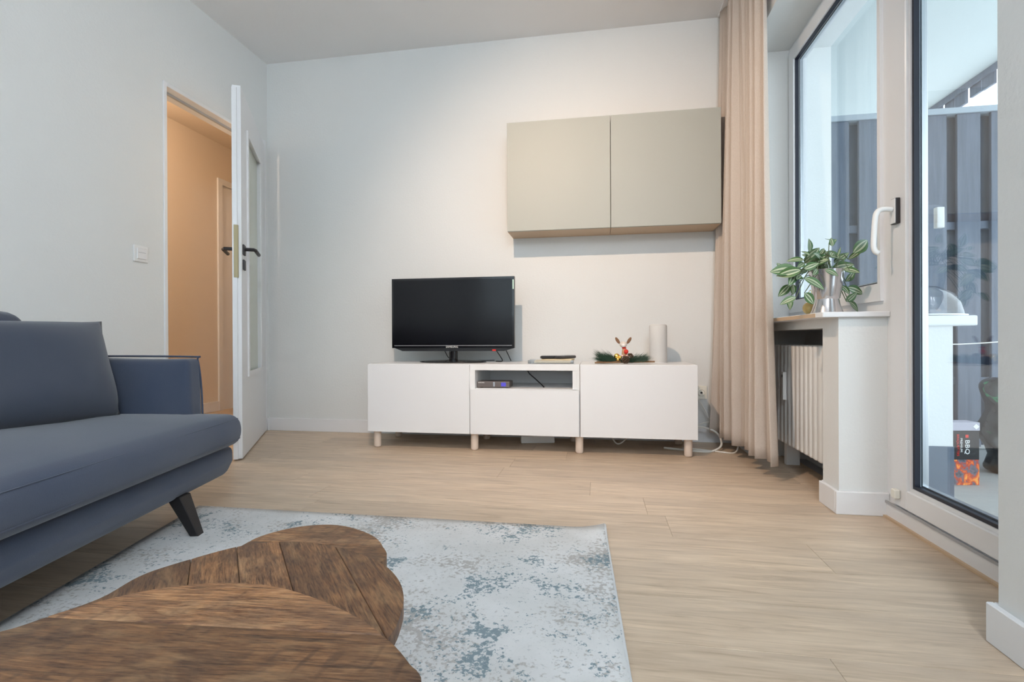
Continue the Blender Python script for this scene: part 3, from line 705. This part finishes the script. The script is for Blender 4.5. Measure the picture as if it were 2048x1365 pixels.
obj('red_ball', ellipsoid((.014, -.010, .066), (.0125, .0125, .0135), 16, 10), M_red, rd, smooth=True)
obj('red_scarf', lathe([(.010, .082), (.013, .086), (.010, .090)], 14, c=(.004, .004, 0)), M_red, rd)
for s in (-1, 1):
    mt = Matrix.Rotation(s*R(32), 4, 'Y'); obj('ear', ellipsoid((s*.031, .006, .127), (.0085, .004, .021), 12, 8, M=mt), mat('brown_felt', (.24, .13, .075), .9), rd, smooth=True)
for s in (-1, 1): obj('foot', ellipsoid((.006+s*.012, -.014, .044), (.007, .010, .006), 10, 8), mat('pink_felt', (.85, .55, .50), .9), rd, smooth=True)

# ------------------------------------------------------------------ switch, outlet, cables behind the bench
sw_ = empty('light_switch', (XL, 2.193, 1.048), label='white light switch on the wall beside the hall door', cat='switch')
obj('cover_frame', box(0, .008, -.040, .040, -.041, .041, .004, 2), M_offwhite, sw_); obj('rocker', box(.008, .013, -.027, .027, -.027, .027, .002, 1), M_white, sw_); obj('indicator_line', box(.0128, .0136, -.02, .02, .004, .006), M_grey, sw_)
ol = empty('power_outlet', (.590, YB, .295), label='cream double power outlet on the wall right of the bench', cat='outlet')
obj('cover_frame', box(-.075, .045, -.010, 0, -.040, .040, .004, 2), M_cream, ol)
for k in (-.045, .012):
    o = obj('socket_cup', lathe([(.020, 0), (.022, .004), (.018, .005), (.016, .001)], 20), M_cream, ol, loc=(k, -.010, 0), rot=(R(90), 0, 0)); obj('pin_hole', lathe([(.006, .0), (.006, .0062)], 12), M_black, o)
tag(obj('white_cable', tube([(.53, 3.165, .33), (.56, 3.15, .29), (.60, 3.13, .22), (.645, 3.11, .13), (.68, 3.09, .07), (.72, 3.02, .075)], .004, 6, 6), M_cable), 'white cable dropping from the power outlet towards the curtain', 'cable', 'white cables by the bench')
tag(obj('white_cable', tube([(.36, 2.96, .006), (.50, 2.90, .006), (.60, 2.90, .006), (.665, 2.96, .03), (.66, 3.04, .08), (.59, 3.08, .105), (.48, 3.09, .10), (.40, 3.10, .09)], .0058, 8, 6), M_cable), 'thick white cable looping onto the floor beside the bench', 'cable', 'white cables by the bench')
tag(obj('white_cable', tube([(.46, 2.98, .005), (.58, 2.93, .005), (.66, 2.89, .005), (.71, 2.88, .006), (.735, 2.90, .03), (.74, 2.93, .09)], .004, 6, 6), M_cable), 'thin white cable curving on the floor below the curtain hem', 'cable', 'white cables by the bench')
tag(obj('white_cable', tube([(.43, 3.09, .06), (.53, 3.10, .10), (.62, 3.11, .13), (.70, 3.10, .135)], .0035, 6, 5), M_cable), 'thin white cable crossing the others behind the bench end', 'cable', 'white cables by the bench')
tag(obj('white_cable', tube([(-.06, 3.05, .09), (.02, 3.03, .082), (.07, 3.0, .05), (.10, 2.98, .018), (.13, 2.99, .022), (.19, 3.02, .07), (.22, 3.05, .092)], .004, 6, 6), M_cable), 'white cable sagging to the floor under the single-door cabinet', 'cable', 'white cables by the bench')
tag(obj('white_cable', tube([(.30, 3.05, .092), (.335, 3.03, .065), (.38, 3.02, .052), (.43, 3.03, .07), (.46, 3.05, .092)], .0035, 6, 6), M_cable), 'short white cable loop hanging under the bench by its end leg', 'cable', 'white cables by the bench')
ad = empty('power_strip', (-.36, 3.03, 0), R(12), label='white power strip on the floor under the drawer', cat='power strip')
obj('housing', box(-.10, .10, -.03, .03, .001, .045, .006, 2), M_offwhite, ad)
for k in (-.06, 0, .06): obj('socket_cup', lathe([(.019, 0), (.019, .003), (.016, .0005)], 16), M_white, ad, loc=(k, 0, .045))

# ------------------------------------------------------------------ plant on the sill
PX, PYY, PZ = .834, 2.06, .7062
pp = empty('potted_plant', (PX, PYY, PZ), label='striped-leaf trailing plant in a silver pot on the window sill', cat='plant')
obj('pot', lathe([(.052, 0), (.054, .003), (.050, .012), (.043, .035), (.040, .052), (.043, .056), (.050, .10), (.058, .150), (.060, .160), (.056, .160), (.048, .10), (.036, .06)], 36), M_silver, pp, smooth='auto')
obj('soil', lathe([(.050, .138), (.052, .148), (.001, .152)], 24), M_soil, pp)
def leaf_mesh(w, curl):
    me = bpy.data.meshes.new('leaf'); bm = bmesh.new(); uv = bm.loops.layers.uv.new('UVMap'); n = 9; rows = []
    for i in range(n+1):
        t = i/n; hw = w*math.sin(math.pi*t**.82)**.85*.5 if 0 < t < 1 else .002
        rows.append([(bm.verts.new((hw*u, t, curl*(t*t) - .25*abs(u)*hw*-1)), (u*.5+.5, t)) for u in (-1, -.5, 0, .5, 1)])
    for A, B in zip(rows, rows[1:]):
        for k in range(4):
            f = bm.faces.new([A[k][0], A[k+1][0], B[k+1][0], B[k][0]])
            for l, q in zip(f.loops, (A[k][1], A[k+1][1], B[k+1][1], B[k][1])): l[uv].uv = q
    bm.to_mesh(me); bm.free(); me.materials.append(M_leaf)
    for p in me.polygons: p.use_smooth = True
    return me
LM = [leaf_mesh(.56, -.16), leaf_mesh(.50, -.24), leaf_mesh(.64, -.08), leaf_mesh(.30, -.2)]
# leaves read as base -> tip in units of 1/7.58 pixel about the pot foot
LV = [(560,500,450,560),(700,460,600,400),(860,420,960,330),(1120,560,1230,500),(1060,640,1150,720),(500,660,400,720),(640,600,560,680),(1100,430,1220,420),(830,380,900,290),(540,430,470,350),(980,420,1000,310),(430,600,140,595),(440,610,180,660),(445,640,320,770),(550,465,360,440),(400,570,375,445),(480,710,655,835),(450,770,310,920),(440,770,455,910),(490,900,620,1045),(410,950,230,1020),(460,940,440,1090),(580,375,555,225),(600,450,690,330),(900,400,720,320),(830,315,815,205),(925,205,900,160),(940,245,1040,178),(700,550,960,520),(1090,400,1340,205),(1200,440,1335,305),(1235,505,1382,538),(980,540,1200,630),(1130,740,1235,605),(950,690,1092,708),(740,610,858,685),(835,935,905,755),(915,1040,1050,940),(1165,815,1392,885),(1150,1000,1215,895),(1170,1005,1335,1122),(1095,785,1122,885),(930,340,1085,425),(780,485,890,400),(465,600,610,535),(520,620,655,575),(640,485,705,385),(1000,565,1195,515),(860,465,750,385),(690,520,800,470),(950,470,1060,400),(1000,600,1130,650),(880,560,800,620),(1040,480,1180,360),(600,560,500,640),(760,420,640,350)]
k_ = 2.205/FPX/7.58
def pt(cx, cy, dep): return rt0*((cx-870)*k_) + Vector((0, 0, (1155-cy)*k_)) + Vector((fw.x, fw.y, 0))*dep
r3 = random.Random(11); stems = []
for i, (x0, y0, x1, y1) in enumerate(LV):
    spread = max(-.055, min(.055, r3.uniform(-.06, .05))); A = pt(x0, y0, spread); B = pt(x1, y1, spread-r3.uniform(-.03, .045))
    d = B-A; L = d.length; yv = d.normalized(); face = (-Vector((fw.x, fw.y, 0))*r3.uniform(.8, 1.1)+Vector((0, 0, r3.uniform(.1, .6)))+rt0*r3.uniform(-.35, .35)); xv = yv.cross(face).normalized(); zv = xv.cross(yv)
    w = L if L > .045 else .045
    mid = LM[3] if i in (10, 30, 7) else LM[r3.randrange(3)]
    o = link('leaf', mid, pp); o.matrix_local = Matrix.Translation(A) @ Matrix((xv*L*1.0, yv*L, zv*L)).transposed().to_4x4()
    stems.append((A, i))
for A, i in stems:
    s = Vector((r3.uniform(-.03, .03), r3.uniform(-.03, .03), .15)); m_ = (s+A)/2+Vector((0, 0, .03+.02*r3.random()))
    if i % 2 == 0 or A.z < .12: obj('stem', tube([s, m_, A], .0016, 5, 4), M_stem, pp)
gb_ = empty('glass_bauble', (.803, 2.135, .7062), label='small amber glass ornament beside the silver pot', cat='ornament')
obj('globe', ellipsoid((0, 0, .024), (.024, .024, .024), 18, 12), mat('amber_glass', (.80, .58, .22), .12, 0, **{'Transmission Weight': .35}), gb_, smooth=True)
obj('loop', tube([(.0, 0, .047), (.008, 0, .07), (.004, 0, .095), (-.008, 0, .07), (0, 0, .047)], .0012, 5, 5), M_gold, gb_)

# ------------------------------------------------------------------ rug
def rug():
    bm = bmesh.new(); n, mm = 60, 60; V = []
    FL, FR, NR, NL = Vector((-1.44, 1.648, 0)), Vector((.017, 1.648, 0)), Vector((.118, -.45, 0)), Vector((-.955, -.45, 0))
    for i in range(n+1):
        for j in range(mm+1):
            u, v = i/n, j/mm; p = (FL*(1-u)+FR*u)*(1-v) + (NL*(1-u)+NR*u)*v
            d = math.hypot((1-u)*1.4, v*2.1); p.z = .007 + .016*max(0, 1-d/.10)**2 + .0015*math.sin(u*19)*math.sin(v*13)*(.5)
            V.append(bm.verts.new(p))
    for i in range(n):
        for j in range(mm):
            a = i*(mm+1)+j; bm.faces.new((V[a], V[a+1], V[a+mm+2], V[a+mm+1]))
    return bm, [V[i*(mm+1)].co.copy() for i in range(n+1)], [V[n*(mm+1)+j].co.copy() for j in range(mm+1)], [V[j].co.copy() for j in range(mm+1)]
bm, e1, e2, e3 = rug()
ru = empty('area_rug', (0, 0, 0), label='pale grey and blue mottled rug under the coffee tables', cat='rug')
o = obj('pile', bm, M_rug, ru, smooth=True); solid(o, .006, -1 if False else 1)
for e in (e1, e2, e3): obj('binding', tube([p+Vector((0, 0, .0005)) for p in e], .0055, 8), M_rugedge, ru, smooth=True)

# ------------------------------------------------------------------ coffee tables
def unz(px, py, z):
    d = rt*((px-1024)/FPX) + upv*((682.5-py)/FPX) + fw; return Vector((0, 0, CZ)) + d*((z-CZ)/d.z)
def smooth_loop(P, n=5):
    m = len(P); out = []
    for i in range(m):
        a, b, c, d = P[(i-1) % m], P[i], P[(i+1) % m], P[(i+2) % m]
        for k in range(n):
            t = k/n; out.append(.5*((2*b)+(c-a)*t+(2*a-5*b+4*c-d)*t*t+(3*b-a-3*c+d)*t**3))
    return out
def clip(poly, nrm, dist):
    out = []
    for i in range(len(poly)):
        a, b = poly[i], poly[(i+1) % len(poly)]; da, db = a.dot(nrm)-dist, b.dot(nrm)-dist
        if da <= 0: out.append(a)
        if (da < 0 < db) or (db < 0 < da): out.append(a+(b-a)*(da/(da-db)))
    return out
def ctable(label, outline, z, th, ang, cuts, m, legs_, flare=.0):
    """outline in world xy; planks split across direction ang"""
    poly = smooth_loop([Vector((p[0], p[1])) for p in outline]); c = sum(poly, Vector((0, 0)))/len(poly)
    e = empty('coffee_table', (c.x, c.y, .0145), label=label, cat='table', group='nest of coffee tables')
    dirv = Vector((math.cos(ang), math.sin(ang))); nv = Vector((-dirv.y, dirv.x)); rel = [p-c for p in poly]
    top = empty('table_top', (0, 0, z-th-.0145)); top.parent = e
    lo = [-9]+[q-c.dot(nv) for q in cuts]; hi = [q-c.dot(nv) for q in cuts]+[9]
    for a, b in zip(lo, hi):
        q = clip(clip(rel, nv, b-.0003), -nv, -(a+.0003))
        if len(q) < 3: continue
        rot = [Vector((p.dot(dirv), p.dot(nv))) for p in q]
        bm = prism([(p.x, p.y) for p in rot], 0, th)
        es = [ed for ed in bm.edges if abs(ed.verts[0].co.z-th) < 1e-6 and abs(ed.verts[1].co.z-th) < 1e-6]
        bmesh.ops.bevel(bm, geom=es, offset=.0008, segments=1, affect='EDGES')
        bmesh.ops.triangulate(bm, faces=[f for f in bm.faces if len(f.verts) > 4])
        obj('plank', bm, m, top, rot=(0, 0, ang))
    for lx, ly in legs_:
        s = Vector((lx, ly))-c; out = s.normalized()*.05
        obj('leg', tube([(s.x+out.x, s.y+out.y, 0), (s.x, s.y, z-th-.0145+.002)], lambda t: .013+.007*t, 12), M_leg, e, smooth='auto')
    return e
z1_ = .33
P1 = [unz(x, y, z1_).xy for x, y in ((0,1265),(120,1226),(250,1191),(350,1174),(450,1166),(550,1174),(640,1201),(720,1239),(782,1286),(820,1330),(843,1366))]
P1 += [Vector(p) for p in ((-.132, .33), (-.135, .24), (-.18, .16), (-.28, .10), (-.42, .08), (-.55, .12), (-.63, .20), (-.655, .29), (-.635, .36))]
nA = unz(200, 1240, z1_).xy; nB = unz(790, 1272, z1_).xy; a1 = math.atan2(nB.y-nA.y, nB.x-nA.x); nv1 = Vector((-math.sin(a1), math.cos(a1))); c1 = nA.dot(nv1)
ctable('largest and nearest brown plank coffee table with rounded pebble top', P1, z1_, .022, a1, [c1-.26, c1-.13, c1], M_mango, [(-.25, .20), (-.52, .20), (-.40, .45)])
z2_ = .29
P2 = [unz(x, y, z2_).xy for x, y in ((200,1198),(280,1153),(355,1127),(458,1098),(520,1087),(587,1084),(651,1090),(716,1107),(767,1130),(796,1159),(807,1191),(803,1223),(783,1268))]
P2 += [Vector(p) for p in ((-.235, .48), (-.29, .42), (-.40, .39), (-.52, .40), (-.60, .44), (-.635, .50))]
a2 = math.atan2(.738-.617, -.500+.401); nv2 = Vector((-math.sin(a2), math.cos(a2))); c2 = Vector((-.5, .738)).dot(nv2)
ctable('middle brown plank coffee table half covered by the nearest one', P2, z2_, .018, a2, [c2-.30, c2-.225, c2-.15, c2-.075, c2, c2+.06, c2+.12], M_mango2, [(-.31, .62), (-.55, .66), (-.42, .44)])
z3_ = .25
P3 = [unz(x, y, z3_).xy for x, y in ((480,1094),(522,1073),(587,1056),(651,1050),(699,1055),(745,1072),(766,1094),(770,1118))]
P3 += [Vector(p) for p in ((-.375, .74), (-.44, .68), (-.53, .67), (-.605, .72), (-.63, .78))]
ctable('smallest and farthest brown coffee table tucked behind the middle one', P3, z3_, .018, R(3), [.735, .80, .868], M_mango, [(-.42, .83), (-.56, .84), (-.50, .72)])

# ------------------------------------------------------------------ sofa
TH = math.atan2(.195, .889)
so = empty('sofa', (-1.32, 1.67, 0), TH, label='anthracite suede sofa with splayed black legs along the wall', cat='sofa')
def bulge(w, s): 
    k = (1-min(1, abs(s.x))**3)*(1-min(1, abs(s.y))**6)
    if s.z > 0: w = w + Vector((0, 0, .030*k*s.z + .004*math.sin(w.y*14+w.x*9)*k))
    fr_ = max(0, s.x)**6*(1-abs(s.z)**2); return w + Vector((.022*fr_ + .004*math.sin(w.y*9)*fr_, 0, 0))
obj('base_frame', rbgrid(-.86, .008, -1.92, .002, .128, .234, .024, 12, lambda w, s: w + Vector((-.02*max(0, -s.z)*max(0, s.x), -.015*max(0, -s.z)*max(0, s.y), 0))), M_sofa, so, smooth=True)
obj('seat_cushion', rbgrid(-.72, .030, -1.90, -.018, .238, .352, .027, 18, bulge), M_sofa, so, smooth=True)
bm = tube([(.0380, -1.86, .336), (.0380, -1.0, .336), (.0372, -.12, .336), (.0345, -.06, .336), (.022, -.028, .336), (-.05, -.0205, .336)], .0014, 6, 8); obj('top_seam', bm, M_sofa, so)
bm = tube([(.0458, -1.86, .266), (.0458, -1.0, .266), (.0450, -.12, .266), (.042, -.06, .266), (.024, -.025, .266)], .0014, 6, 8); obj('bottom_seam', bm, M_sofa, so)
def armfn(w, s):
    f_ = max(0, s.x); w = w + Vector((-.016*max(-1, s.z)*f_, 0, 0)); b = (1-s.x**2 if abs(s.x) < 1 else 0)*(1-s.z**2 if abs(s.z) < 1 else 0)
    return w + Vector((0, (-.028 if s.y < 0 else .0)*b + .02*s.z, .006*math.sin(w.x*7)*max(0, s.z)))
obj('armrest', rbgrid(-.86, -.100, -.095, -.006, .24, .556, .020, 14, armfn), M_sofa, so, smooth=True)
obj('armrest', rbgrid(-.86, -.105, -1.91, -1.81, .24, .556, .022, 14, lambda w, s: Vector((armfn(w, s).x, w.y-.02*s.z, w.z))), M_sofa, so, smooth=True)
obj('piping', tube([(-.84, -.0, .557), (-.5, -.0, .561), (-.145, -.0, .557), (-.120, -.004, .546), (-.104, -.010, .45), (-.094, -.02, .34)], .0035, 8, 6), M_sofa, so, smooth=True)
obj('backrest', rbgrid(-.865, -.655, -1.90, -.012, .23, .738, .05, 14, lambda w, s: w + Vector((-.04*s.z, 0, .012*math.sin(w.y*5)*max(0, s.z)*(1-s.y**8) - .03*max(0, s.z)*max(0, s.y)**10))), M_sofa, so, smooth=True)
for (fx_, fy_, tx, ty_) in ((.030, -.285, -.020, -.295), (.032, -1.64, -.045, -1.62), (-.80, -.25, -.74, -.28), (-.80, -1.66, -.74, -1.62)):
    bm = bmesh.new(); z0 = .0125 if fx_ > 0 else .0125
    if fx_ < 0: z0 = .0
    A = [bm.verts.new((fx_+dx*.013, fy_+dy*.016, z0)) for dx, dy in ((-1,-1),(1,-1),(1,1),(-1,1))]; B = [bm.verts.new((tx+dx*.021, ty_+dy*.028, .14)) for dx, dy in ((-1,-1),(1,-1),(1,1),(-1,1))]
    bm.faces.new(A[::-1]); bm.faces.new(B)
    for i in range(4): bm.faces.new((A[i], A[(i+1) % 4], B[(i+1) % 4], B[i]))
    bmesh.ops.bevel(bm, geom=bm.edges[:], offset=.002, segments=1, affect='EDGES'); obj('leg', bm, M_leg, so)
# loose cushion leaning on the backrest
def pillow(BR, BL, TL, TR, T_, n=26):
    bm = bmesh.new(); nrm = ((BL-BR).cross(TR-BR)).normalized(); F, Bk = {}, {}
    ctr = (BR+BL+TL+TR)/4
    for i in range(n+1):
        for j in range(n+1):
            s, t = 2*i/n-1, 2*j/n-1; u, v = (s+1)/2, (t+1)/2
            pin = 1-.045*(1-t*t)*abs(s)**3-.0; pin2 = 1-.05*(1-s*s)*abs(t)**3
            su, sv = (s*pin+1)/2, (t*pin2+1)/2
            p = (BL*(1-su)+BR*su)*(1-sv) + (TL*(1-su)+TR*su)*sv
            h = T_*((1-s**4)*(1-t**4))**.66*(1+.10*math.sin(3*s+2*t))*(1-.15*t)
            wr = (.007*math.sin(14*s+5*t)*max(0, -t) + .004*math.sin(5*s-9*t))*(1-s*s)*(1-t*t)**.5
            F[i, j] = bm.verts.new(p+nrm*(h+wr))
            Bk[i, j] = F[i, j] if i in (0, n) or j in (0, n) else bm.verts.new(p-nrm*h*.7)
    for i in range(n):
        for j in range(n):
            bm.faces.new((F[i, j], F[i+1, j], F[i+1, j+1], F[i, j+1])); q = [Bk[i, j], Bk[i, j+1], Bk[i+1, j+1], Bk[i+1, j]]
            bm.faces.new(q)
    return bm
Rz = Matrix.Rotation(TH, 4, 'Z'); S0 = Vector((-1.32, 1.67, 0)); lw = lambda x, y, z: S0 + (Rz @ Vector((x, y, z)))
cu_ = empty('scatter_cushion', lw(-.4, -.48, .37), label='large square anthracite cushion leaning on the sofa back', cat='cushion'); o0 = cu_.location.copy()
BRp, BLp, TRp, TLp = lw(-.275, -.17, .366), lw(-.41, -.765, .372), lw(-.425, -.045, .685), lw(-.56, -.64, .668)
obj('cover', pillow(BRp-o0, BLp-o0, TLp-o0, TRp-o0, .12), M_pillow, cu_, smooth=True)
obj('zip_edge', tube([BLp-o0+Vector((.004, 0, -.002)), (BLp+BRp)/2-o0+Vector((.012, .006, .004)), BRp-o0+Vector((.004, 0, -.002))], .004, 6, 6), M_pillow, cu_)
